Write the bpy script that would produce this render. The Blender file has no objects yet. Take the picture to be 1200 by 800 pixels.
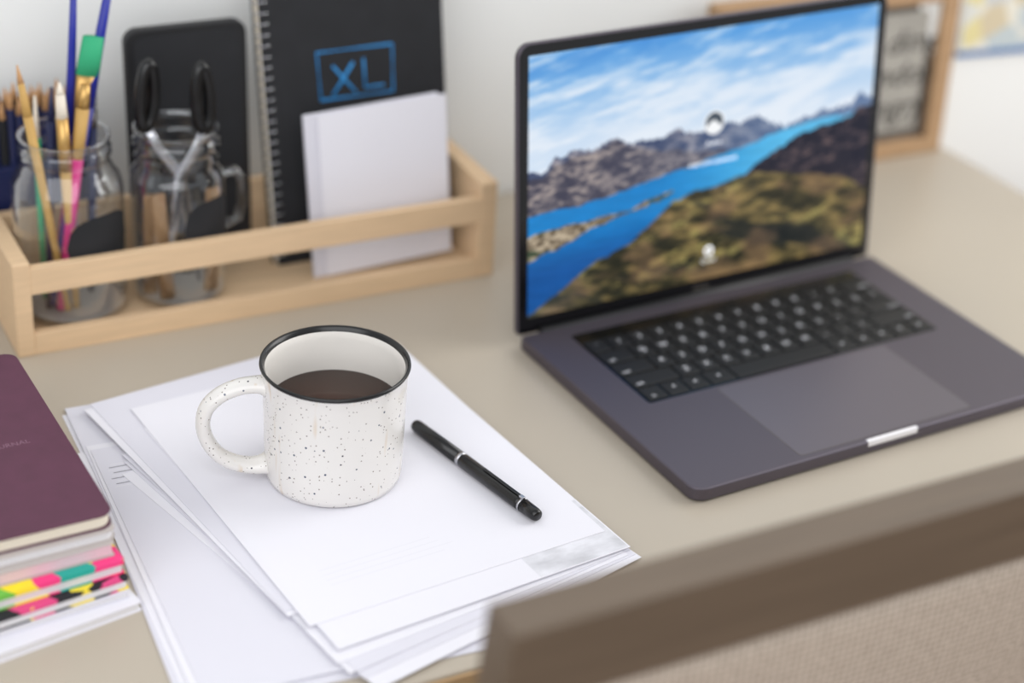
import bpy, bmesh, math, random
import numpy as np
from mathutils import Vector, Matrix
random.seed(4); np.random.seed(4)
S=0.01; ZD=0.75
SC=bpy.context.scene
SC.view_settings.view_transform='Standard'

# ---------------------------------------------------------------- materials
def lin(c):
    return tuple(((x/255)/12.92 if x/255<=0.04045 else ((x/255+0.055)/1.055)**2.4) for x in c)
def mat(name,rgb,rough=0.6,metal=0.0,spec=0.5,coat=0,noise=None,bump=None,emit=0,sheen=0):
    m=bpy.data.materials.new(name); m.use_nodes=True; nt=m.node_tree
    b=nt.nodes["Principled BSDF"]; c=lin(rgb)
    b.inputs["Base Color"].default_value=(*c,1); b.inputs["Roughness"].default_value=rough
    b.inputs["Metallic"].default_value=metal; b.inputs["Specular IOR Level"].default_value=spec
    b.inputs["Coat Weight"].default_value=coat
    if emit:
        b.inputs["Emission Color"].default_value=(*c,1); b.inputs["Emission Strength"].default_value=emit
    tc=nt.nodes.new("ShaderNodeTexCoord")
    if noise:
        sc,am,st=noise
        mp=nt.nodes.new("ShaderNodeMapping"); mp.inputs["Scale"].default_value=st
        n=nt.nodes.new("ShaderNodeTexNoise"); n.inputs["Scale"].default_value=sc; n.inputs["Detail"].default_value=5
        r=nt.nodes.new("ShaderNodeValToRGB")
        r.color_ramp.elements[0].position=.3; r.color_ramp.elements[1].position=.7
        r.color_ramp.elements[0].color=(*[x*(1-am) for x in c],1); r.color_ramp.elements[1].color=(*[min(1,x*(1+am)) for x in c],1)
        nt.links.new(tc.outputs["Object"],mp.inputs[0]); nt.links.new(mp.outputs[0],n.inputs["Vector"])
        nt.links.new(n.outputs["Fac"],r.inputs[0]); nt.links.new(r.outputs[0],b.inputs["Base Color"])
    if bump:
        n2=nt.nodes.new("ShaderNodeTexNoise"); n2.inputs["Scale"].default_value=bump[0]
        bp=nt.nodes.new("ShaderNodeBump"); bp.inputs["Strength"].default_value=bump[1]; bp.inputs["Distance"].default_value=0.001
        nt.links.new(tc.outputs["Object"],n2.inputs["Vector"]); nt.links.new(n2.outputs["Fac"],bp.inputs["Height"]); nt.links.new(bp.outputs[0],b.inputs["Normal"])
    return m
def stripes(name,a,b_,scale,rough=.8,axis='Z',dist=1.0):
    m=bpy.data.materials.new(name); m.use_nodes=True; nt=m.node_tree; b=nt.nodes["Principled BSDF"]; b.inputs["Roughness"].default_value=rough
    tc=nt.nodes.new("ShaderNodeTexCoord"); w=nt.nodes.new("ShaderNodeTexWave"); w.bands_direction=axis
    w.inputs["Scale"].default_value=scale; w.inputs["Distortion"].default_value=dist; w.inputs["Detail"].default_value=2
    r=nt.nodes.new("ShaderNodeValToRGB"); r.color_ramp.elements[0].color=(*lin(a),1); r.color_ramp.elements[1].color=(*lin(b_),1)
    nt.links.new(tc.outputs["Object"],w.inputs["Vector"]); nt.links.new(w.outputs["Fac"],r.inputs[0]); nt.links.new(r.outputs[0],b.inputs["Base Color"])
    return m
def patches(name,cols,scale,rough=.5,rnd=1.0):
    m=bpy.data.materials.new(name); m.use_nodes=True; nt=m.node_tree; b=nt.nodes["Principled BSDF"]; b.inputs["Roughness"].default_value=rough
    tc=nt.nodes.new("ShaderNodeTexCoord"); v=nt.nodes.new("ShaderNodeTexVoronoi"); v.inputs["Scale"].default_value=scale
    sx=nt.nodes.new("ShaderNodeSeparateColor"); r=nt.nodes.new("ShaderNodeValToRGB"); r.color_ramp.interpolation='CONSTANT'
    e=r.color_ramp.elements
    while len(e)<len(cols): e.new(0.5)
    for i,c in enumerate(cols): e[i].position=i/len(cols); e[i].color=(*lin(c),1)
    nt.links.new(tc.outputs["Object"],v.inputs["Vector"]); nt.links.new(v.outputs["Color"],sx.inputs[0]); nt.links.new(sx.outputs[0],r.inputs[0]); nt.links.new(r.outputs[0],b.inputs["Base Color"])
    return m
def glass_mat(name,tint=(.97,.985,.985),gain=.9,rough=.07):
    m=bpy.data.materials.new(name); m.use_nodes=True; nt=m.node_tree; nt.nodes.clear()
    o=nt.nodes.new("ShaderNodeOutputMaterial"); t=nt.nodes.new("ShaderNodeBsdfTransparent"); t.inputs[0].default_value=(*tint,1)
    g=nt.nodes.new("ShaderNodeBsdfGlossy"); g.inputs["Roughness"].default_value=rough; g.inputs[0].default_value=(.97,.98,1,1)
    lw=nt.nodes.new("ShaderNodeLayerWeight"); lw.inputs[0].default_value=.5
    n=nt.nodes.new("ShaderNodeTexNoise"); n.inputs["Scale"].default_value=60; bpn=nt.nodes.new("ShaderNodeBump"); bpn.inputs["Strength"].default_value=.4; bpn.inputs["Distance"].default_value=.003
    tc=nt.nodes.new("ShaderNodeTexCoord"); nt.links.new(tc.outputs["Object"],n.inputs["Vector"]); nt.links.new(n.outputs["Fac"],bpn.inputs["Height"])
    nt.links.new(bpn.outputs[0],g.inputs["Normal"])
    pw=nt.nodes.new("ShaderNodeMath"); pw.operation='POWER'; pw.inputs[1].default_value=2.0; nt.links.new(lw.outputs["Facing"],pw.inputs[0])
    ml=nt.nodes.new("ShaderNodeMath"); ml.operation='MULTIPLY_ADD'; ml.inputs[1].default_value=gain; ml.inputs[2].default_value=.08; nt.links.new(pw.outputs[0],ml.inputs[0])
    mx=nt.nodes.new("ShaderNodeMixShader"); nt.links.new(ml.outputs[0],mx.inputs[0]); nt.links.new(t.outputs[0],mx.inputs[1]); nt.links.new(g.outputs[0],mx.inputs[2]); nt.links.new(mx.outputs[0],o.inputs[0])
    return m

M=dict(
 wall=mat("wall_paint",(243,244,242),.9,noise=(3,.02,(1,1,1))),
 floor=stripes("floor_boards",(120,90,62),(150,115,82),3,.5,'X',2),
 desk=mat("desk_laminate",(180,170,155),.36,noise=(2.5,.03,(1,1,1)),spec=.45),
 deskedge=mat("desk_edge_wood",(176,146,108),.6),
 pine=mat("pine_wood",(216,186,150),.6,noise=(22,.06,(1,10,10)),spec=.3),
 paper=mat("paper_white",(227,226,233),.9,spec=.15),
 paper2=mat("paper_grey",(216,215,224),.9,spec=.15),  # slightly greyer paper that sets alternate sheets apart
 black=mat("gloss_black",(14,14,15),.25),
 matblack=mat("cover_black",(25,26,30),.75,noise=(60,.15,(1,1,1))),
 leather=mat("case_black",(20,20,23),.5,bump=(300,.3)),
 alu=mat("laptop_grey",(94,88,97),.42,metal=.6,spec=.5),
 alulight=mat("laptop_trackpad",(109,103,111),.36,metal=.55),
 notchglint=mat("notch_highlight",(238,236,239),.3,metal=.1),  # light reflected by the front notch, painted in as a near-white colour
 bezel=mat("bezel_black",(8,8,10),.12),
 key=mat("key_black",(13,13,15),.5),
 glyph=mat("key_glyph",(205,205,210),.6,emit=.3),
 wood=mat("frame_wood",(176,142,106),.6,noise=(25,.12,(1,10,10))),
 signedge=mat("sign_edge_grey",(92,86,80),.7),
 sign=mat("sign_board",(168,164,156),.9,noise=(20,.10,(1,1,1))),
 ink=mat("ink_dark",(36,33,32),.9),
 blueink=mat("ink_blue",(38,135,200),.7),
 chair=mat("chair_frame_wood",(103,89,75),.45,noise=(14,.10,(.6,8,8)),spec=.45),
 silver=mat("metal_silver",(190,190,195),.25,metal=1),
 gold=mat("ferrule_brass",(205,165,100),.3,metal=.7),
 bluepaint=mat("brush_blue",(32,42,150),.3),
 green=mat("bristle_green",(50,170,120),.7),
 pink=mat("brush_pink",(215,40,130),.35),
 ochre=mat("brush_ochre",(200,160,92),.6),
 cream=mat("bristle_cream",(236,226,210),.8),
 navy=mat("pencil_navy",(28,36,78),.4),
 pencilwood=mat("pencil_wood",(196,150,104),.7),
 purple=mat("cover_purple",(86,43,65),.6,noise=(80,.08,(1,1,1))),
 purpledark=mat("cover_emboss",(132,96,114),.6),
 pages=stripes("pages_cream",(236,226,208),(212,202,184),1500),
 pageswhite=stripes("pages_white",(234,232,232),(200,198,202),900),
 pagespink=stripes("pages_pink",(228,200,206),(208,178,188),900),
 greycover=mat("cover_grey",(186,178,174),.7),
 pattern=patches("cover_pattern",[(240,50,110),(250,225,40),(30,165,150),(20,20,30),(240,60,130),(110,190,70),(245,220,50)],55),
 pattern2=patches("cover_dots",[(22,22,30),(22,22,30),(240,215,60),(22,22,30),(220,70,130),(60,160,170)],75),
 poster=patches("map_poster",[(222,222,214),(196,206,208),(232,228,214),(228,216,160),(206,208,206),(214,200,170)],38,.8),
 posteredge=mat("poster_blue",(80,124,178),.7),
 brownstuff=mat("stick_wood",(150,116,82),.7),
 water=mat("jar_sediment",(168,164,160),.5),
 mark=mat("printed_marks",(140,140,148),.9),
)
M['coffee']=mat("coffee_liquid",(56,29,16),.08,spec=.10)
def ceramic():
    m=bpy.data.materials.new("speckled_ceramic"); m.use_nodes=True; nt=m.node_tree; b=nt.nodes["Principled BSDF"]
    b.inputs["Roughness"].default_value=.22; b.inputs["Coat Weight"].default_value=.3
    tc=nt.nodes.new("ShaderNodeTexCoord")
    base=nt.nodes.new("ShaderNodeRGB"); base.outputs[0].default_value=(*lin((228,225,221)),1); prev=base.outputs[0]
    for sc,th,keep,col in ((200,.16,.64,(80,90,108)),(430,.21,.66,(120,108,102)),(130,.09,.72,(60,60,70))):
        v=nt.nodes.new("ShaderNodeTexVoronoi"); v.inputs["Scale"].default_value=sc
        nt.links.new(tc.outputs["Object"],v.inputs["Vector"])
        lt=nt.nodes.new("ShaderNodeMath"); lt.operation='LESS_THAN'; lt.inputs[1].default_value=th; nt.links.new(v.outputs["Distance"],lt.inputs[0])
        sx=nt.nodes.new("ShaderNodeSeparateColor"); nt.links.new(v.outputs["Color"],sx.inputs[0])
        g=nt.nodes.new("ShaderNodeMath"); g.operation='GREATER_THAN'; g.inputs[1].default_value=keep; nt.links.new(sx.outputs[0],g.inputs[0])
        mu=nt.nodes.new("ShaderNodeMath"); mu.operation='MULTIPLY'; nt.links.new(lt.outputs[0],mu.inputs[0]); nt.links.new(g.outputs[0],mu.inputs[1])
        mx=nt.nodes.new("ShaderNodeMix"); mx.data_type='RGBA'; nt.links.new(mu.outputs[0],mx.inputs[0]); nt.links.new(prev,mx.inputs[6]); mx.inputs[7].default_value=(*lin(col),1); prev=mx.outputs[2]
    mp=nt.nodes.new("ShaderNodeMapping"); mp.inputs["Scale"].default_value=(1,1,.12); nt.links.new(tc.outputs["Object"],mp.inputs[0])
    n=nt.nodes.new("ShaderNodeTexNoise"); n.inputs["Scale"].default_value=110; nt.links.new(mp.outputs[0],n.inputs["Vector"])
    r=nt.nodes.new("ShaderNodeValToRGB"); r.color_ramp.elements[0].position=.62; r.color_ramp.elements[1].position=.72
    nt.links.new(n.outputs["Fac"],r.inputs[0]) 
    mm=nt.nodes.new("ShaderNodeMath"); mm.operation='MULTIPLY'; mm.inputs[1].default_value=.5; nt.links.new(r.outputs[0],mm.inputs[0])
    mx=nt.nodes.new("ShaderNodeMix"); mx.data_type='RGBA'; nt.links.new(mm.outputs[0],mx.inputs[0]); nt.links.new(prev,mx.inputs[6]); mx.inputs[7].default_value=(*lin((205,175,130)),1)
    nt.links.new(mx.outputs[2],b.inputs["Base Color"]); return m
M['ceramic']=ceramic()
M['ceramicin']=mat("ceramic_inside",(232,228,222),.22,coat=.3)
def fabric():
    m=bpy.data.materials.new("linen_weave"); m.use_nodes=True; nt=m.node_tree; b=nt.nodes["Principled BSDF"]; b.inputs["Roughness"].default_value=.95
    tc=nt.nodes.new("ShaderNodeTexCoord"); outs=[]
    for d in ('X','Z'):
        w=nt.nodes.new("ShaderNodeTexWave"); w.bands_direction=d; w.inputs["Scale"].default_value=70; w.inputs["Distortion"].default_value=3; w.inputs["Detail"].default_value=3; w.inputs["Detail Scale"].default_value=3
        nt.links.new(tc.outputs["Object"],w.inputs["Vector"]); outs.append(w.outputs["Fac"])
    a=nt.nodes.new("ShaderNodeMath"); a.operation='ADD'; nt.links.new(outs[0],a.inputs[0]); nt.links.new(outs[1],a.inputs[1])
    h=nt.nodes.new("ShaderNodeMath"); h.operation='MULTIPLY'; h.inputs[1].default_value=.5; nt.links.new(a.outputs[0],h.inputs[0])
    r=nt.nodes.new("ShaderNodeValToRGB"); r.color_ramp.elements[0].color=(*lin((142,126,112)),1); r.color_ramp.elements[1].color=(*lin((214,200,184)),1)
    nt.links.new(h.outputs[0],r.inputs[0]); nt.links.new(r.outputs[0],b.inputs["Base Color"])
    bp=nt.nodes.new("ShaderNodeBump"); bp.inputs["Strength"].default_value=.4; bp.inputs["Distance"].default_value=.001; nt.links.new(h.outputs[0],bp.inputs["Height"]); nt.links.new(bp.outputs[0],b.inputs["Normal"])
    return m
M['fabric']=fabric()
M['glass']=glass_mat("jar_glass")
M['marble']=mat("printed_marble",(208,208,214),.9,noise=(45,.20,(1,2,1)))
M['print']=mat("faint_print",(222,221,228),.9)

# ---------------------------------------------------------------- helpers (units: cm, desk top = z 0)
def group(name,loc=(0,0,0),rz=0.0):
    e=bpy.data.objects.new(name,None); e.empty_display_size=.02
    e.location=(loc[0]*S,loc[1]*S,ZD+loc[2]*S); e.rotation_euler=(0,0,rz); SC.collection.objects.link(e); return e
def add(name,parent,verts,faces,m,smooth=False,T=None,bevel=0,mids=None,auto=False):
    if T is not None: verts=[T@Vector(v) for v in verts]
    off=(0,0,0) if parent else (0,0,ZD)
    me=bpy.data.meshes.new(name); me.from_pydata([(v[0]*S,v[1]*S,v[2]*S+off[2]) for v in verts],[],faces)
    ms=m if isinstance(m,(list,tuple)) else [m]
    for x in ms: me.materials.append(x)
    if mids: 
        for p,i in zip(me.polygons,mids): p.material_index=i
    bm=bmesh.new(); bm.from_mesh(me); bmesh.ops.recalc_face_normals(bm,faces=bm.faces); bm.to_mesh(me); bm.free()
    if smooth: me.polygons.foreach_set("use_smooth",[True]*len(me.polygons))
    ob=bpy.data.objects.new(name,me); SC.collection.objects.link(ob)
    if parent: ob.parent=parent
    if bevel:
        b=ob.modifiers.new("bevel",'BEVEL'); b.width=bevel*S; b.segments=3; b.limit_method='ANGLE'; b.angle_limit=math.radians(40)
    return ob
def box(name,parent,x0,x1,y0,y1,z0,z1,m,bevel=.06,T=None):
    v=[(x,y,z) for x in(x0,x1) for y in(y0,y1) for z in(z0,z1)]
    f=[(0,1,3,2),(4,6,7,5),(0,4,5,1),(2,3,7,6),(0,2,6,4),(1,5,7,3)]
    return add(name,parent,v,f,m,T=T,bevel=bevel)
def rrect(x0,x1,y0,y1,r,n=6):
    if not isinstance(r,(list,tuple)): r=[r]*4
    pts=[]
    for (cx,cy,a0,rr) in ((x1,y1,0,r[0]),(x0,y1,90,r[1]),(x0,y0,180,r[2]),(x1,y0,270,r[3])):
        sx=-1 if cx==x1 else 1; sy=-1 if cy==y1 else 1
        for i in range(n+1):
            a=math.radians(a0+90*i/n); pts.append((cx+sx*rr+rr*math.cos(a),cy+sy*rr+rr*math.sin(a)))
    return pts
def prism(name,parent,pts,z0,z1,m,bevel=0,T=None):
    n=len(pts); v=[(x,y,z0) for x,y in pts]+[(x,y,z1) for x,y in pts]
    f=[tuple(range(n))[::-1],tuple(range(n,2*n))]+[(i,(i+1)%n,(i+1)%n+n,i+n) for i in range(n)]
    return add(name,parent,v,f,m,T=T,bevel=bevel)
def lathe(name,parent,prof,m,c=(0,0),n=64,mids=None,caps=False):
    v=[];f=[];mi=[]
    for r,z in prof:
        for i in range(n):
            a=2*math.pi*i/n; v.append((c[0]+r*math.cos(a),c[1]+r*math.sin(a),z))
    for j in range(len(prof)-1):
        for i in range(n):
            f.append((j*n+i,j*n+(i+1)%n,(j+1)*n+(i+1)%n,(j+1)*n+i)); mi.append(mids[j] if mids else 0)
    if caps:
        f.append(tuple(range(n))); mi.append(0); f.append(tuple(range((len(prof)-1)*n,len(prof)*n))); mi.append(0)
    return add(name,parent,v,f,m,smooth=True,mids=mi)
def tube(name,parent,pts,rad,m,n=12,closed=False,flat=(1,1),side=None,T=None,smooth=True):
    pts=[Vector(p) for p in pts]; N=len(pts)
    if not isinstance(rad,(list,tuple)): rad=[rad]*N
    v=[];f=[]
    for i,p in enumerate(pts):
        if closed: t=pts[(i+1)%N]-pts[i-1]
        else: t=pts[min(i+1,N-1)]-pts[max(i-1,0)]
        t.normalize()
        s=Vector(side) if side else (Vector((0,0,1)) if abs(t.z)<.9 else Vector((0,1,0)))
        a=(s-t*s.dot(t)).normalized(); b=t.cross(a)
        for k in range(n):
            q=2*math.pi*k/n; v.append(p+a*math.cos(q)*rad[i]*flat[0]+b*math.sin(q)*rad[i]*flat[1])
    for i in range(N if closed else N-1):
        for k in range(n):
            j=(i+1)%N; f.append((i*n+k,i*n+(k+1)%n,j*n+(k+1)%n,j*n+k))
    if not closed: f.append(tuple(range(n))[::-1]); f.append(tuple(range((N-1)*n,N*n)))
    return add(name,parent,v,f,m,smooth=smooth,T=T)
def text(name,parent,items,m,T,shear=0,ext=0.005):
    V=[];F=[]
    for s,x,y,size in items:
        cu=bpy.data.curves.new("tmp",'FONT'); cu.body=s; cu.size=size; cu.shear=shear; cu.resolution_u=3; cu.align_x='CENTER'; cu.align_y='CENTER'
        ob=bpy.data.objects.new("tmp",cu); SC.collection.objects.link(ob)
        dg=bpy.context.evaluated_depsgraph_get(); ev=ob.evaluated_get(dg); me=ev.to_mesh()
        o=len(V); V+=[(q.co.x+x,q.co.y+y,0) for q in me.vertices]; F+=[tuple(i+o for i in p.vertices) for p in me.polygons]
        ev.to_mesh_clear(); bpy.data.objects.remove(ob); bpy.data.curves.remove(cu)
    return add(name,parent,V,F,m,T=T)
def frameT(o,u,w):
    u=Vector(u).normalized(); w=Vector(w).normalized(); n=u.cross(w)
    return Matrix(((u.x,w.x,n.x,o[0]),(u.y,w.y,n.y,o[1]),(u.z,w.z,n.z,o[2]),(0,0,0,1)))

# ---------------------------------------------------------------- room
wd=Vector((.9867,-.1623,0)); wn=Vector((.1623,.9867,0)); W1=Vector((13.1,49.0,0))
def wp(t,k,z): p=W1+wd*t+wn*k; return (p.x,p.y,z)
v=[wp(t,k,z) for t in(-170,230) for k in(.3,10) for z in(-75,185)]
add("wall_back",None,v,[(0,1,3,2),(4,6,7,5),(0,4,5,1),(2,3,7,6),(0,2,6,4),(1,5,7,3)],M['wall'])
box("floor",None,-230,260,-260,120,-80,-75,M['floor'],0)
box("baseboard_back",None,-170,230,-1.2,0.2,-75,-65,M['paper'],.3,T=Matrix(((wd.x,wn.x,0,W1.x),(wd.y,wn.y,0,W1.y),(0,0,1,0),(0,0,0,1))))

# desk
dk=group("desk")
bl=wp(-100,0,0); br=wp(46.8,0,0)
fr=(58.2,-12.3); fl=(-86,-5.2)
pts=[(fl[0],fl[1]),(fr[0],fr[1]),(br[0],br[1]),(bl[0],bl[1])]
prism("desk_top",dk,pts,-3.0,0,M['desk'],.12)
prism("edge_band",dk,[(fl[0]+.2,fl[1]-.25),(fr[0]-.2,fr[1]-.25),(fr[0]-.2,fr[1]+.1),(fl[0]+.2,fl[1]+.1)],-2.8,-.25,M['deskedge'],.05)
for i,(x,y) in enumerate(((-82,-1),(53,-7),(54,38),(-82,58))):
    box(f"leg_{i+1}",dk,x-2.5,x+2.5,y-2.5,y+2.5,-75,-3,M['desk'],.2)

# ---------------------------------------------------------------- laptop
lp=group("laptop")
base=rrect(0,34.93,0,23.6,[.4,.4,1.1,1.1],8)
prism("base",lp,base,.12,1.15,M['alu'],.16)
for i,(x,y) in enumerate(((3,3),(32,3),(3,21),(32,21))):
    lathe(f"foot_{i+1}",lp,[(.7,0),(.7,.14)],M['key'],(x,y),24,caps=True)
prism("trackpad_gap",lp,rrect(9.4,25.5,.55,10.75,.35),1.12,1.155,M['signedge'])
prism("trackpad",lp,rrect(9.45,25.45,.6,10.7,.3),1.12,1.165,M['alulight'])
prism("front_notch",lp,rrect(15.1,19.8,-.03,.32,.12),.72,1.165,M['notchglint'],.03)
ky=-.35
prism("keyboard_well",lp,rrect(3.6,31.35,11.35+ky,22.35+ky,.25),1.12,1.165,M['bezel'])
prism("touch_bar",lp,rrect(5.5,31.2,21.15+ky,22.2+ky,.15),1.13,1.19,M['bezel'])
rows=[([1,1,1,1.25,5,1.25,1,1,1,1],["fn","^","<","+","","+","<","<","^",">"]),
 ([2.25]+[1]*10+[2.25],["shift"]+list("ZXCVBNM,./")+["shift"]),
 ([1.75]+[1]*11+[1.75],["caps"]+list("ASDFGHJKL;'")+["return"]),
 ([1.5]+[1]*13,["tab"]+list("QWERTYUIOP[]")+["\\"]),
 ([1]*13+[1.5],list("`1234567890-=")+["delete"])]
kv=[];kf=[];gl=[]
for ri,(ws,ls) in enumerate(rows):
    x=3.72; y=11.5+ky+ri*1.9
    for w,l in zip(ws,ls):
        x1=x+w*1.9; a=.1
        o=len(kv)
        for z,ins in ((1.14,0),(1.24,.0),(1.27,.07)):
            kv+=[(x+a+ins,y+a+ins,z),(x1-a-ins,y+a+ins,z),(x1-a-ins,y+1.9-a-ins,z),(x+a+ins,y+1.9-a-ins,z)]
        kf.append((o+8,o+9,o+10,o+11))
        for L in(0,4):
            for q in range(4): kf.append((o+L+q,o+L+(q+1)%4,o+L+4+(q+1)%4,o+L+4+q))
        if l:
            if len(l)>1: gl.append((l,x+ (0.75 if x<15 else w*1.9-.8),y+.5,.42))
            else: gl.append((l,(x+x1)/2,y+.95,.72))
        x=x1
add("keys",lp,kv,kf,M['key'])
text("key_legends",lp,gl,M['glyph'],Matrix.Translation((0,0,1.275)))
tube("hinge",lp,[(2,23.75,.95),(32.9,23.75,.95)],.42,M['key'],16)
a=.1169
LT=frameT((0,24.02,.9),(1,0,0),(0,math.sin(a),math.cos(a)))
prism("lid",lp,rrect(0,34.93,.0,22.95,[1.1,1.1,.4,.4],8),-.5,0,M['alu'],.08,T=LT)
prism("screen_bezel",lp,rrect(.14,34.79,.1,22.82,[1,1,.3,.3],8),-.05,.02,M['bezel'],.015,T=LT)
text("bezel_label",lp,[("laptop",17.4,.68,.62)],M['signedge'],LT@Matrix.Translation((0,0,.03)))
# wallpaper: procedural painting stored as vertex colours on the real screen plane
NX,NY=600,380
U,Vv=np.meshgrid(np.linspace(0,1,NX),np.linspace(0,1,NY))
def vnoise(x,y,seed):
    rs=np.random.RandomState(seed); g=rs.rand(257,257)
    xi=np.floor(x).astype(int); yi=np.floor(y).astype(int); fx=x-xi; fy=y-yi
    fx=fx*fx*(3-2*fx); fy=fy*fy*(3-2*fy); xi%=256; yi%=256
    return (g[yi,xi]*(1-fx)*(1-fy)+g[yi,xi+1]*fx*(1-fy)+g[yi+1,xi]*(1-fx)*fy+g[yi+1,xi+1]*fx*fy)
def fbm(x,y,seed,o=5,p=.55):
    s=0;a_=.5;t=0
    for i in range(o): s=s+a_*vnoise(x*2**i,y*2**i,seed+i); t+=a_; a_*=p
    return s/t
def ridge(x,y,seed,o=5):
    s=0;a_=.5;t=0
    for i in range(o): s=s+a_*(1-np.abs(2*vnoise(x*2**i,y*2**i,seed+i)-1)); t+=a_; a_*=.6
    return s/t
def C3(c): return np.array(c,float)[None,None,:]
def mixc(A,B,f): f=np.clip(f,0,1)[...,None]; return A*(1-f)+B*f
def ss(e0,e1,x): t=np.clip((x-e0)/(e1-e0),0,1); return t*t*(3-2*t)
def curve(pts): return np.interp(U,[p[0] for p in pts],[p[1] for p in pts])
img=mixc(C3((82,154,222)),C3((204,222,242)),Vv/.34)*np.ones((NY,NX,1))
cl=fbm(U*3.6+Vv*2+2,Vv*12+U*2.5+3,11); cl2=fbm(U*12,Vv*28+U*5,31)
img=mixc(img,C3((234,240,248)),ss(.42,.68,cl*.66+cl2*.34+ (Vv-.16)*.35)*.8)
img=mixc(img,C3((66,138,212)),ss(.5,.7,fbm(U*3+7,Vv*7+U*2,91))*ss(.18,.02,Vv)*.5)
rid=(ridge(U*11,Vv*0+3,5,5)-.6)*.10
far=curve([(0,.43),(.12,.40),(.2,.375),(.3,.40),(.4,.385),(.5,.40),(.62,.385),(.75,.42),(.9,.375),(1,.36)])-rid
n1=ridge(U*16+Vv*12,Vv*26-U*10,6,5); n2=fbm(U*60,Vv*70,7,3,.6)
mt=mixc(C3((60,72,104)),C3((164,158,164)),ss(.45,.85,n1*.75+n2*.25))
mt=mixc(mt,C3((104,132,172)),ss(.25,.9,U)*.75)
img=mixc(img,mt,ss(-.004,.004,Vv-far))
nl=curve([(0,.46),(.08,.43),(.16,.40),(.24,.38),(.3,.42),(.42,.46),(.55,.49),(.62,.6),(1,.6)])-rid*.6
mt2=mixc(C3((58,56,72)),C3((184,168,158)),ss(.48,.84,n1*.65+n2*.35))
mt2=mixc(mt2,C3((104,112,136)),.12+ss(.1,.6,U)*.35)
img=mixc(img,mt2,ss(-.004,.004,Vv-nl)*ss(.66,.5,U))
shore=curve([(0,.60),(.12,.60),(.25,.575),(.35,.55),(.5,.51),(.62,.475),(.75,.445),(.85,.43),(1,.42)])+(fbm(U*22,Vv*0,15)-.5)*.025
lake=mixc(C3((20,128,200)),C3((92,188,234)),ss(.3,.8,U))
lake=mixc(lake,C3((24,84,154)),ss(.64,.86,Vv))
lake=lake*(.92+.16*fbm(U*20,Vv*60,301)[...,None])
img=mixc(img,lake*np.ones((NY,NX,1)),ss(-.003,.003,Vv-shore))
pen_c=curve([(0,.725),(.08,.705),(.18,.675),(.3,.65),(.42,.60),(1,.5)]); pw=curve([(0,.055),(.1,.042),(.18,.02),(.28,.010),(.40,.010),(.43,-.02),(1,-.1)])+(fbm(U*25,Vv*25,21)-.5)*.03
pc=mixc(C3((84,72,56)),C3((190,174,150)),ss(.3,.7,n2))
pc=mixc(pc,C3((60,76,56)),ss(.5,.7,fbm(U*14,Vv*20,23)))
img=mixc(img,pc,ss(0,.006,pw-np.abs(Vv-pen_c)))
dm=curve([(0,2),(.58,.66),(.62,.60),(.70,.52),(.77,.475),(.85,.455),(.93,.43),(1,.40)])-rid*.5
dc=mixc(C3((26,26,42)),C3((112,92,90)),ss(.52,.88,n1*.6+n2*.4))
img=mixc(img,dc,ss(-.004,.004,Vv-dm)*ss(.575,.585,U))
fg=curve([(0,1.0),(.08,.93),(.14,.87),(.2,.835),(.28,.79),(.34,.72),(.4,.66),(.47,.625),(.55,.615),(.64,.60),(.75,.635),(.85,.66),(.93,.70),(1,.76)])+(fbm(U*16,Vv*0,41)-.5)*.04
g1=ridge(U*6+Vv*8,Vv*14-U*7,51,5); g2=fbm(U*28,Vv*44,57,4)
gc=mixc(C3((40,40,28)),C3((150,128,80)),ss(.42,.85,g1*.6+g2*.4))
gc=mixc(gc,C3((188,176,104)),ss(.50,.68,fbm(U*6+2,Vv*14+U*6,61))*.75*ss(.4,.6,g2+.05))
gc=mixc(gc,C3((24,30,32)),ss(.52,.66,fbm(U*5+9,Vv*10-U*5+15,71))*.8)
gc=mixc(gc,C3((134,104,80)),ss(.5,.66,fbm(U*9,Vv*9,81))*.5)
gc=mixc(gc,C3((130,130,120)),ss(.25,.0,U)*.3)
img=mixc(img,gc,ss(-.005,.005,Vv-fg))
AR=33.1/20.7
d=np.hypot((U-.515)*AR,Vv-.365)
img=mixc(img,C3((246,248,250)),ss(.050,.045,d))
img=mixc(img,C3((70,80,92)),ss(.042,.038,d)*ss(.003,-.003,Vv-(.368-.012*np.sin((U-.5)*120))))
img=np.clip(img/255,0,1)
imgl=np.where(img<=.04045,img/12.92,((img+.055)/1.055)**2.4)
X0,Y0=.915,1.32
vs=[(X0+33.1*i/(NX-1),Y0+20.7*(1-j/(NY-1)),.035) for j in range(NY) for i in range(NX)]
me=bpy.data.meshes.new("display")
LTm=np.array(LT); va=np.array(vs); va=va@LTm[:3,:3].T+LTm[:3,3]
idx=np.arange(NX*NY).reshape(NY,NX)
q=np.stack([idx[1:,:-1],idx[1:,1:],idx[:-1,1:],idx[:-1,:-1]],-1).reshape(-1,4)
me.from_pydata((va*S).tolist(),[],q.tolist())
ca=me.color_attributes.new("paint",'FLOAT_COLOR','POINT')
col=np.ones((NX*NY,4),np.float32); col[:,:3]=imgl.reshape(-1,3); ca.data.foreach_set("color",col.ravel())
ms=bpy.data.materials.new("display_glow"); ms.use_nodes=True; nt=ms.node_tree; b=nt.nodes["Principled BSDF"]
at=nt.nodes.new("ShaderNodeVertexColor"); at.layer_name="paint"
b.inputs["Base Color"].default_value=(.004,.004,.005,1); b.inputs["Roughness"].default_value=.12; b.inputs["Specular IOR Level"].default_value=.25
nt.links.new(at.outputs[0],b.inputs["Emission Color"]); b.inputs["Emission Strength"].default_value=1.0
me.materials.append(ms); ob=bpy.data.objects.new("display",me); SC.collection.objects.link(ob); ob.parent=lp
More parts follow.
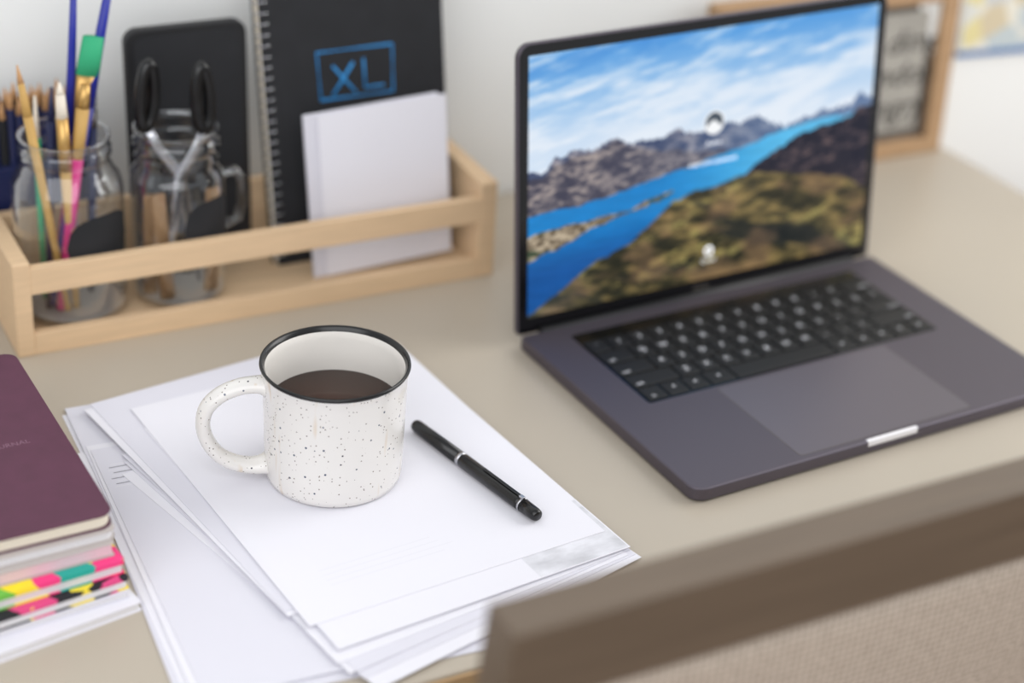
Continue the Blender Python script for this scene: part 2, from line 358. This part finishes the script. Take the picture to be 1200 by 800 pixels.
sx=lambda u_:X0+33.1*u_; sy=lambda v_:Y0+20.7*(1-v_)
ui=mat("ui_white",(238,240,244),.5,emit=.8)
text("login_text",lp,[("Aurora",sx(.515),sy(.445),.5),("enter your password",sx(.515),sy(.52),.55),("Cancel",sx(.515),sy(.925),.5)],ui,LT@Matrix.Translation((0,0,.045)))
tube("login_icon",lp,[(sx(.515)+.33*math.cos(t*.5236),sy(.885)+.33*math.sin(t*.5236),.05) for t in range(12)],.09,ui,8,closed=True,T=LT)

# ---------------------------------------------------------------- paper stack
ps=group("paper_stack")
def sheet(nm,corner,which,rot,z,m=M['paper'],w=21.6,h=27.9,th=.035):
    c,s=math.cos(rot),math.sin(rot)
    loc={'fl':(0,0),'fr':(w,0),'bl':(0,h),'br':(w,h)}[which]
    ox=corner[0]-(loc[0]*c-loc[1]*s); oy=corner[1]-(loc[0]*s+loc[1]*c)
    T=Matrix.Translation((ox,oy,z))@Matrix.Rotation(rot,4,'Z')
    prism(nm,ps,[(0,0),(w,0),(w,h),(0,h)],0,th,m,0,T=T); return T
z=0.0; k=1
spec=[((-34.6,28.6),'bl',-.085),((-38.7,-4.9),'fl',-.13),((-38.2,-4.4),'fl',-.105),((-34.2,29.2),'bl',-.10),((-37.7,-3.9),'fl',-.115),((-37.2,-4.6),'fl',-.10),
 ((-6.8,-3.7),'fr',.20),((-7.0,-3.3),'fr',.165),((-7.5,-3.2),'fr',.135),((-7.1,-2.8),'fr',.155),((-7.7,-2.9),'fr',.10),((-7.2,-2.5),'fr',.075),((-33.2,27.9),'bl',.115),((-32.6,28.4),'bl',.095)]
for cpt,wh,rot in spec:
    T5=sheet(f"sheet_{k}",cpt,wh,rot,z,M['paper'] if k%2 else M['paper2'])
    if k==6:
        for i in range(9):
            y_=22.9+i*.34; x_=.5+.15*(i%3); box(f"printed_mark_{i+1}",ps,x_,x_+1.0+random.random()*.8,y_,y_+.10,.0355,.037,M['mark'] if i%2 else M['print'],0,T=T5)
    z+=.042; k+=1
TC=sheet(f"sheet_{k}",(-7.1,-2.8),'fr',.06,z,M['paper']); z+=.042; k+=1
prism("printed_photo",ps,rrect(14.6,21.5,.1,6.2,.05),.036,.040,M['marble'],0,T=TC)
TA=sheet(f"sheet_{k}",(-29.3,-1.4),'fl',.035,z+.006,M['paper']); ztop=z+.006+.035
for i in range(4): box(f"print_line_{i+1}",ps,3.0,10.5+random.random()*3,3+i*.55,3.08+i*.55,.0355,.037,M['print'],0,T=TA)

# ---------------------------------------------------------------- mug
mg=group("coffee_mug",(-20.8,13.15,ztop))
hd=math.atan2(.295,-.956)
prof=[(.0,.12),(3.9,.12),(4.0,0),(4.25,0),(4.5,.18),(4.6,.6),(4.66,2),(4.72,5),(4.78,7.5),(4.9,8.4),(4.98,8.55),(4.96,8.67),(4.84,8.7),(4.74,8.6),(4.62,8.35),(4.54,7.8),(4.48,6),(4.4,2),(4.1,.8),(3.5,.5),(0,.5)]
mids=[0]*9+[1]*5+[2]*6
lathe("mug_body",mg,prof,[M['ceramic'],M['black'],M['ceramicin']],n=96,mids=mids)
lathe("coffee",mg,[(0,5.45),(4.46,5.45),(4.46,5.4),(0,5.4)],M['coffee'],n=64)
hp=[]
ctl=[(4.6,7.2),(5.2,7.3),(6.3,7.2),(7.5,6.7),(8.4,5.8),(8.7,4.6),(8.45,3.3),(7.7,2.1),(6.6,1.35),(5.4,1.05),(4.5,1.15)]
def cr(P,t):
    i=min(int(t),len(P)-2); f=t-i; p=[P[max(i-1,0)],P[i],P[i+1],P[min(i+2,len(P)-1)]]
    return [.5*((2*p[1][d])+(-p[0][d]+p[2][d])*f+(2*p[0][d]-5*p[1][d]+4*p[2][d]-p[3][d])*f*f+(-p[0][d]+3*p[1][d]-3*p[2][d]+p[3][d])*f**3) for d in range(len(p[0]))]
K=44; rr=[]
for i in range(K+1):
    r_,z_=cr(ctl,i*(len(ctl)-1)/K); hp.append((r_*math.cos(hd),r_*math.sin(hd),z_))
    e=min(i,K-i)/K; rr.append(.62+.28*math.exp(-e*18))
tube("handle",mg,hp,rr,M['ceramic'],20,flat=(1.15,.8),side=(-math.sin(hd),math.cos(hd),0))

# ---------------------------------------------------------------- pen
A=Vector((-13.35,15.5,0)); B=Vector((-11.25,2.0,0)); L=(B-A).length; dr=(B-A).normalized()
pn=group("ballpoint_pen",(A.x,A.y,ztop+.52),math.atan2(dr.y,dr.x))
def cylx(nm,seq,m,dz=0): tube(nm,pn,[(x,0,dz) for x,_ in seq],[r for _,r in seq],m,24,side=(0,0,1))
cylx("barrel",[(0,.30),(.05,.40),(.3,.46),(5.2,.5)],M['black'])
cylx("ring",[(5.2,.505),(5.5,.505)],M['silver'])
cylx("cap",[(5.5,.49),(5.55,.515),(11.6,.5),(11.9,.49)],M['black'])
cylx("cap_ring",[(11.9,.5),(12.05,.5)],M['silver'])
cylx("cap_end",[(12.05,.48),(13.3,.45),(13.55,.40),(L,.28)],M['black'])
box("clip",pn,7.8,12.0,-.12,.12,.53,.62,M['black'],.04); box("clip_root",pn,11.7,12.1,-.14,.14,.4,.64,M['silver'],.04)

# ---------------------------------------------------------------- organiser (local frame: x along front, y depth)
orot=math.atan2(35.3-37.6,4.3+34.9)
O=(-34.9,37.6); OL=39.3
og=group("desk_organizer",(O[0],O[1],0),orot)
box("side_board_1",og,0,1.3,0,10.3,0,7.7,M['pine'],.12)
box("side_board_2",og,OL-1.5,OL,0,10.3,0,8.5,M['pine'],.12)
box("bottom_board",og,1.3,OL-1.5,.8,9.5,.0,.8,M['pine'],.03)
box("front_lip",og,1.3,OL-1.5,.05,.85,0,1.75,M['pine'],.06)
box("front_rail",og,1.25,OL-1.45,.02,.8,5.05,7.2,M['pine'],.08)
box("back_rail",og,1.25,OL-1.45,9.5,10.28,2.0,7.2,M['pine'],.08)
def og_group(nm,t=0,k_=0,z_=0):
    c,s=math.cos(orot),math.sin(orot); return group(nm,(O[0]+t*c-k_*s,O[1]+t*s+k_*c,z_),orot)
def jar(nm,t,k_,R,h,rn,handle=False):
    g=og_group(nm,t,k_,.8)
    pr=[(0,.25),(R-.9,.12),(R-.6,0),(R-.25,.25),(R,.8),(R,h-4.2),(R-.15,h-3.5),(R-.6,h-2.8),(rn+.1,h-2.3),(rn,h-2.0),(rn,h-1.6),(rn+.18,h-1.45),(rn,h-1.3),(rn+.18,h-1.0),(rn,h-.85),(rn,h-.3),(rn+.12,h-.2),(rn+.1,h),(rn-.12,h),(rn-.2,h-.25)]
    lathe("glass_body",g,pr,M['glass'],n=64)
    lathe("glass_base",g,[(0,.5),(R-.5,.5),(R-.2,.75),(R-.6,.62),(0,.62)],M['water'],n=48)
    V=[];F=[];n=20;m_=10
    for i in range(n+1):
        for j in range(m_+1):
            u=i/n*2-1; w=j/m_*2-1; ang=math.radians(-66 if not handle else -60)+u*.72; hh=math.sqrt(max(0,1-abs(u)**3))*.98+.02
            V.append(((R+.03)*math.cos(ang),(R+.03)*math.sin(ang),6.9+w*2.3*hh))
    for i in range(n):
        for j in range(m_): F.append((i*(m_+1)+j,(i+1)*(m_+1)+j,(i+1)*(m_+1)+j+1,i*(m_+1)+j+1))
    add("chalk_label",g,V,F,M['matblack'],smooth=True)
    if handle:
        tube("jar_handle",g,[(R-.1,-.2,h-4.4),(R+.9,-.3,h-4.2),(R+1.4,-.3,h-5),(R+1.45,-.3,h-7),(R+1.1,-.3,h-8.3),(R-.05,-.2,h-8.8)],.38,M['glass'],12,side=(0,1,0))
    return g
j1=jar("glass_jar",5.6,5.2,4.15,14.4,3.25)
j2=jar("glass_jar_mug",13.95,4.55,3.6,14.2,3.1,True)
br=og_group("paint_brushes",5.6,5.2,.8)
def stick(nm,a_,b_,segs,n=10,flat=(1,1)):
    a_=Vector(a_);b_=Vector(b_)
    for i,(t0,t1,r0,r1,m_) in enumerate(segs):
        tube(f"{nm}_{i+1}",br,[a_.lerp(b_,t0),a_.lerp(b_,(t0+t1)/2),a_.lerp(b_,t1)],[r0,(r0+r1)/2,r1],m_,n,flat=flat,side=(0,1,0))
stick("blue_handle",(-.6,.2,.8),(1.7,.6,27.5),[(0,.5,.24,.40,M['bluepaint']),(.5,1,.40,.2,M['bluepaint'])])
stick("navy_handle",(-1.8,-.6,.8),(4.4,.6,26.5),[(0,.6,.3,.5,M['bluepaint']),(.6,1,.5,.26,M['bluepaint'])])
stick("green_brush",(-1.4,.8,.8),(2.6,.0,21.6),[(0,.6,.25,.4,M['pink']),(.6,.70,.4,.5,M['ochre']),(.70,.86,.6,.85,M['gold']),(.86,1,.9,.8,M['green'])],flat=(.45,1))
stick("round_brush",(-.2,-1.6,.8),(-.2,-.5,18.6),[(0,.62,.28,.45,M['ochre']),(.62,.85,.5,.44,M['gold']),(.85,.95,.44,.34,M['cream']),(.95,1,.34,.08,M['cream'])])
stick("fan_brush",(-1.4,-1.6,.8),(1.7,-.5,18.2),[(0,.68,.34,.46,M['pink']),(.68,.9,.45,.5,M['ochre']),(.9,1,.5,.36,M['gold'])])
stick("small_brush",(-.9,-1.9,.8),(-3.1,-.3,20.2),[(0,.8,.25,.36,M['ochre']),(.8,.93,.34,.25,M['ochre']),(.93,1,.25,.05,M['pencilwood'])])
stick("teal_handle",(-2.2,-1.2,.8),(-.3,1.5,17.5),[(0,.85,.2,.3,M['navy']),(.85,1,.3,.1,M['navy'])])
stick("slate_brush",(1.6,.6,.8),(2.7,1.2,18.6),[(0,.75,.25,.36,M['navy']),(.75,.9,.38,.34,M['silver']),(.9,1,.34,.12,M['cream'])])
stick("short_blue",(.6,1.8,.8),(1.0,2.0,17.4),[(0,.7,.26,.4,M['bluepaint']),(.7,.9,.4,.36,M['gold']),(.9,1,.36,.1,M['brownstuff'])])
stick("thin_green",(-2.0,.6,.8),(-1.6,1.4,17.0),[(0,.8,.22,.3,M['green']),(.8,1,.28,.1,M['cream'])])
pb=og_group("pencil_box",.2,11.2,0)
box("box_body",pb,-4,9.6,0,3.4,0,10.2,M['navy'],.1)
for i in range(20):
    for j in range(2):
        x=.45-4+i*.67; y=.9+j*1.5; h=13.9+random.random()*1.0
        tube(f"pencil_{i*2+j+1}",pb,[(x,y,10),(x,y,h-.01)],.33,M['navy'] if (i+j)%3 else M['matblack'],6,side=(0,1,0),smooth=False)
        tube(f"pencil_tip_{i*2+j+1}",pb,[(x,y,h),(x,y,h+1.4)],[.33,.05],M['pencilwood'],8,side=(0,1,0))
sc=og_group("scissors",13.95,4.55,.8)
def loop(nm,c,a_,b_,tilt,r):
    P=[]
    for i in range(28):
        t=2*math.pi*i/28; x=a_*math.cos(t); z_=b_*math.sin(t)*(1+.12*math.sin(t)); P.append((c[0]+x*math.cos(tilt)-z_*math.sin(tilt),c[1]+x*.3,c[2]+x*math.sin(tilt)+z_*math.cos(tilt)))
    tube(nm,sc,P,r,M['black'],12,closed=True,side=(0,1,0))
loop("grip_1",(-2.0,.5,16.3),.58,2.5,-.08,.48); loop("grip_2",(2.1,-.2,15.9),.58,2.5,.03,.48)
tube("shank_1",sc,[(-2.1,.5,14.2),(-1.4,.3,12.5),(.2,0,10.2),(1.2,0,3.5),(1.6,0,.7)],[.4,.4,.5,.45,.1],M['silver'],10,flat=(.4,1),side=(0,1,0))
tube("shank_2",sc,[(2.1,-.2,13.6),(1.5,-.2,12.2),(.2,-.3,10.2),(-1.0,-.3,3.5),(-1.5,-.3,.7)],[.4,.4,.5,.45,.1],M['silver'],10,flat=(.4,1),side=(0,1,0))
st=og_group("wooden_sticks",13.95,4.55,.8)
for i,(x,y,x2,h,mm_) in enumerate(((-2.6,-.6,-2.3,9.0,'brownstuff'),(-1.6,-1.9,-2.2,9.6,'brownstuff'),(2.0,-1.6,2.3,9.3,'brownstuff'),(1.2,1.8,2.0,10.6,'matblack'),(-2.3,1.2,-1.5,10.0,'matblack'),(.2,2.2,.4,10.8,'matblack'))):
    tube(f"stick_{i+1}",st,[(x,y,.7),(x2,y,h)],.46,M[mm_],12,flat=(.5,1.3),side=(0,1,0))
cs=og_group("tablet_case",11.6,8.2,.82)
ct=math.radians(3); CT=frameT((0,0,0),(1,0,0),(0,math.sin(ct),math.cos(ct)))
prism("case_shell",cs,rrect(0,9.7,0,20.2,[1.1,1.1,1.1,1.1],8),-.95,0,M['leather'],.2,T=CT)
prism("case_panel",cs,rrect(.6,9.1,.6,19.6,[.8]*4,8),-.02,.06,M['matblack'],.04,T=CT)
nb=og_group("spiral_notebook",22.7,6.0,.85)
ln=math.radians(9); ro=math.radians(1.2)
def leanT(ln,ro,o=(0,0,0),sh=0):
    u=Vector((math.cos(ro),0,math.sin(ro))); w=Vector((-math.sin(ro)*1,math.sin(ln),math.cos(ro)*math.cos(ln))); w=(w-u*w.dot(u)).normalized(); return frameT(o,u,w)
NT=leanT(ln,ro)
prism("front_cover",nb,rrect(0,15.6,0,25.4,[.5,.1,.1,.5],5),-.12,0,M['matblack'],.02,T=NT)
prism("page_block",nb,rrect(-.12,15.4,.15,25.2,.1),-.85,-.13,M['pages'],0,T=NT)
prism("back_cover",nb,rrect(-.25,15.6,0,25.4,[.5,.1,.1,.5],5),-1.0,-.86,M['matblack'],.02,T=NT)
for i in range(28):
    y=.9+i*.86
    tube(f"coil_{i+1}",nb,[(.30+.62*math.cos(t*math.pi/6),y,-.45+.62*math.sin(t*math.pi/6)) for t in range(12)],.07,M['silver'],6,closed=True,side=(0,1,0),T=NT)
def stroke(nm,parent,P,r,m,T): tube(nm,parent,[(x,y,.02) for x,y in P],r,m,6,flat=(.25,1),side=(0,0,1),T=T)
dx,dy=.3,-.5
bx0,bx1,by0,by1=4.3+dx,10.7+dx,13.6+dy,17.5+dy
for off,nm in ((0,"a"),(.12,"b")):
    tube("logo_box_"+nm,nb,[(bx0+off,by0+off,.02),(bx1-off,by0-off*.5,.02),(bx1+off,by1-off,.02),(bx0-off,by1+off*.5,.02),(bx0+off,by0+off,.02)],.065,M['blueink'],6,flat=(.3,1),side=(0,0,1),T=NT)
def sh(P): return [(x+dx,y+dy) for x,y in P]
stroke("logo_x1",nb,sh([(5.4,13.9),(7.3,16.4)]),.15,M['blueink'],NT); stroke("logo_x2",nb,sh([(5.5,16.3),(7.4,13.9)]),.13,M['blueink'],NT)
stroke("logo_l1",nb,sh([(8.2,16.6),(8.2,14.2)]),.10,M['blueink'],NT); stroke("logo_l2",nb,sh([(8.2,14.2),(9.9,14.2)]),.10,M['blueink'],NT)
wc=og_group("white_notecards",24.9,2.9,.85)
CTT=leanT(math.radians(5),math.radians(2.6))
prism("card_1",wc,rrect(.9,11.9,.0,13.6,.05),-.08,0,M['paper'],0,T=CTT)
prism("card_2",wc,rrect(-.2,11.3,.0,13.7,.05),-.5,-.12,M['paper2'],.02,T=CTT)

# ---------------------------------------------------------------- book stack
bs=group("notebook_stack")
def book(nm,x1,y0,w,h,rot,z0,z1,mc,mp_,ct_=.08,r=.1,cb=None):
    cb=ct_ if cb is None else cb
    T=Matrix.Translation((x1,y0,0))@Matrix.Rotation(rot,4,'Z')
    prism(nm+"_pages",bs,rrect(-w,-.12,.12,h-.12,r),z0+cb,z1-ct_,mp_,.03,T=T)
    prism(nm+"_cover_bottom",bs,rrect(-w-.1,0,0,h,r),z0,z0+cb,mc,0,T=T)
    prism(nm+"_cover_top",bs,rrect(-w-.1,0,0,h,r),z1-ct_,z1,mc,.02,T=T)
    return T
book("loose_sheets",-37.4,5.2,16,22,.13,0,.62,M['paper'],M['pageswhite'],.03)
book("loose_sheets_2",-37.9,5.9,16,22,.05,.63,1.1,M['paper2'],M['pageswhite'],.03)
book("dotted_book",-37.8,6.2,15,21,.09,1.12,2.0,M['pattern2'],M['pageswhite'],.28,cb=.04)
book("patterned_book",-37.9,6.6,15,21,.05,2.02,3.1,M['pattern'],M['pageswhite'],.42,cb=.05)
book("pink_book",-38.3,7.1,14.5,21,.02,3.12,4.05,M['greycover'],M['pagespink'],.07)
book("grey_book",-38.0,7.4,14.5,21,.0,4.07,4.75,M['greycover'],M['pageswhite'],.06,.6)
PT=book("purple_book",-38.0,7.7,14,21.2,-.02,4.77,5.75,M['purple'],M['pages'],.09,.9)
text("embossed_title",bs,[("JOURNAL",0,0,.62)],M['purpledark'],PT@Matrix.Translation((-3.6,9.8,5.756)))

# ---------------------------------------------------------------- framed sign and poster
fd=math.radians(-3.2)
sg=group("framed_sign",(58.2,41.0,.05),fd)
ST=frameT((0,0,0),(1,0,0),(0,math.sin(.05),math.cos(.05)))
W_,H_=27.5,17.2
for nm,r_ in (("rail_bottom",(-W_,0,0,1.6)),("rail_top",(-W_,0,H_-1.9,H_)),("stile_left",(-W_,-W_+1.9,1.6,H_-1.9)),("stile_right",(-1.9,0,1.6,H_-1.9))):
    box(nm,sg,r_[0],r_[1],r_[2],r_[3],-1.6,0.2,M['wood'],.08,T=ST)
box("sign_backing",sg,-W_+1.9,-1.9,1.6,H_-1.9,-.9,-.6,M['signedge'],0,T=ST)
box("sign_panel",sg,-W_+2.8,-2.9,2.5,H_-2.8,-.7,-.5,M['sign'],.05,T=ST)
text("sign_lettering",sg,[("some dime",-8.6,11.4,3.3),("in london",-8.0,8.2,3.3),("hungry",-7.0,4.9,3.3)],M['ink'],ST@Matrix.Translation((0,0,-.47)),shear=.3)
po=group("wall_poster")
PO=Matrix(((wd.x,0,-wn.x,W1.x+0.0),(wd.y,0,-wn.y,W1.y),(0,1,0,0),(0,0,0,1)))
box("poster_sheet",po,46.3,76,9.7,48,-.25,.0,M['poster'],0,T=PO)
box("poster_border_bottom",po,46.3,76,9.4,10.0,-.26,.04,M['posteredge'],0,T=PO)

# ---------------------------------------------------------------- chair
ch=group("dining_chair",(-30.6,-23.4,0),math.radians(-2.2))
rc=.13
def cz(x0,x1,y0,y1,z0,z1):
    return [(x,y+(18-z_)*rc,z_) for x in(x0,x1) for y in(y0,y1) for z_ in(z0,z1)]
FB=[(0,1,3,2),(4,6,7,5),(0,4,5,1),(2,3,7,6),(0,2,6,4),(1,5,7,3)]
CW=46; RZ=12.7
add("top_rail",ch,cz(0,CW,-2.8,0,RZ,18),FB,M['chair'],bevel=.18)
add("post_left",ch,cz(0,4,-2.8,0,-30,RZ),FB,M['chair'],bevel=.18)
add("post_right",ch,cz(CW-4,CW,-2.8,0,-30,RZ),FB,M['chair'],bevel=.18)
add("lower_rail",ch,cz(4,CW-4,-2.8,0,-24,-19),FB,M['chair'],bevel=.18)
V=[];F=[];n=16
for side in (0,1):
    for i in range(n+1):
        for j in range(n+1):
            u=i/n;w=j/n; x=4+u*(CW-8); z_=-19+w*(RZ+19); bulge=.7*(1-(2*u-1)**4)*(1-(2*w-1)**4)
            y=(-2.2-bulge) if side==0 else (-.45+bulge); V.append((x,y+(18-z_)*rc,z_))
m1=n+1
for s_ in (0,1):
    o=s_*m1*m1
    for i in range(n):
        for j in range(n): F.append((o+i*m1+j,o+(i+1)*m1+j,o+(i+1)*m1+j+1,o+i*m1+j+1))
for i in range(n):
    for (p_,q_) in ((i*m1,(i+1)*m1),(i*m1+n,(i+1)*m1+n),(i,i+1),(n*m1+i,n*m1+i+1)): F.append((p_,q_,q_+m1*m1,p_+m1*m1))
add("back_panel",ch,V,F,M['fabric'],smooth=True)
yb=(18+30)*rc
prism("seat_cushion",ch,rrect(1,CW-1,yb-.5,yb+42,2.5),-31,-26,M['fabric'],.8)
box("seat_frame",ch,1.5,CW-1.5,yb-2.5,yb+41,-36,-31,M['chair'],.2)
for i,(x,y) in enumerate(((0,yb-2.8),(CW-4,yb-2.8),(1,yb+37),(CW-5,yb+37))):
    box(f"chair_leg_{i+1}",ch,x,x+4,y,y+4,-75,-30 if i<2 else -31,M['chair'],.2)

# ---------------------------------------------------------------- lights
wo=bpy.data.worlds.new("world"); SC.world=wo; wo.use_nodes=True
bg=wo.node_tree.nodes["Background"]; bg.inputs[0].default_value=(.94,.965,1,1); bg.inputs[1].default_value=.68
def area(nm,loc,tgt,sx_,sy_,pw,col):
    l=bpy.data.lights.new(nm,'AREA'); l.shape='RECTANGLE'; l.size=sx_; l.size_y=sy_; l.energy=pw; l.color=col
    o=bpy.data.objects.new(nm,l); SC.collection.objects.link(o); o.location=(loc[0]*S,loc[1]*S,ZD+loc[2]*S)
    d_=Vector([(b_-a_)*S for a_,b_ in zip(loc,tgt)]); o.rotation_euler=d_.to_track_quat('-Z','Y').to_euler()
area("window_light",(160,0,95),(0,25,0),1.8,1.4,34,(1,.985,.96))
area("wall_fill_light",(-110,-105,115),(10,45,8),2.2,1.6,24,(.98,.985,1))  # fill added from the camera side to brighten the wall

# ---------------------------------------------------------------- camera (solved from the laptop's real dimensions)
P=[-67.75052,-83.04418,71.27696,0.56144,0.50984,0.07012,2197.96]
yaw,pit,rol,fp=P[3:]
fw=Vector((math.sin(yaw)*math.cos(pit),math.cos(yaw)*math.cos(pit),-math.sin(pit)))
r0=Vector((math.cos(yaw),-math.sin(yaw),0)); u0=r0.cross(fw)
r=r0*math.cos(rol)+u0*math.sin(rol); u=-r0*math.sin(rol)+u0*math.cos(rol)
cd=bpy.data.cameras.new("camera"); co=bpy.data.objects.new("camera",cd); SC.collection.objects.link(co)
co.matrix_world=Matrix(((r.x,u.x,-fw.x,P[0]*S),(r.y,u.y,-fw.y,P[1]*S),(r.z,u.z,-fw.z,ZD+P[2]*S),(0,0,0,1)))
cd.sensor_width=36; cd.lens=fp/1200*36; cd.clip_start=.02
cd.dof.use_dof=True; cd.dof.aperture_fstop=2.3
cd.dof.focus_distance=(Vector((-19,8.5,3))-Vector(P[:3])).dot(fw)*S
SC.camera=co
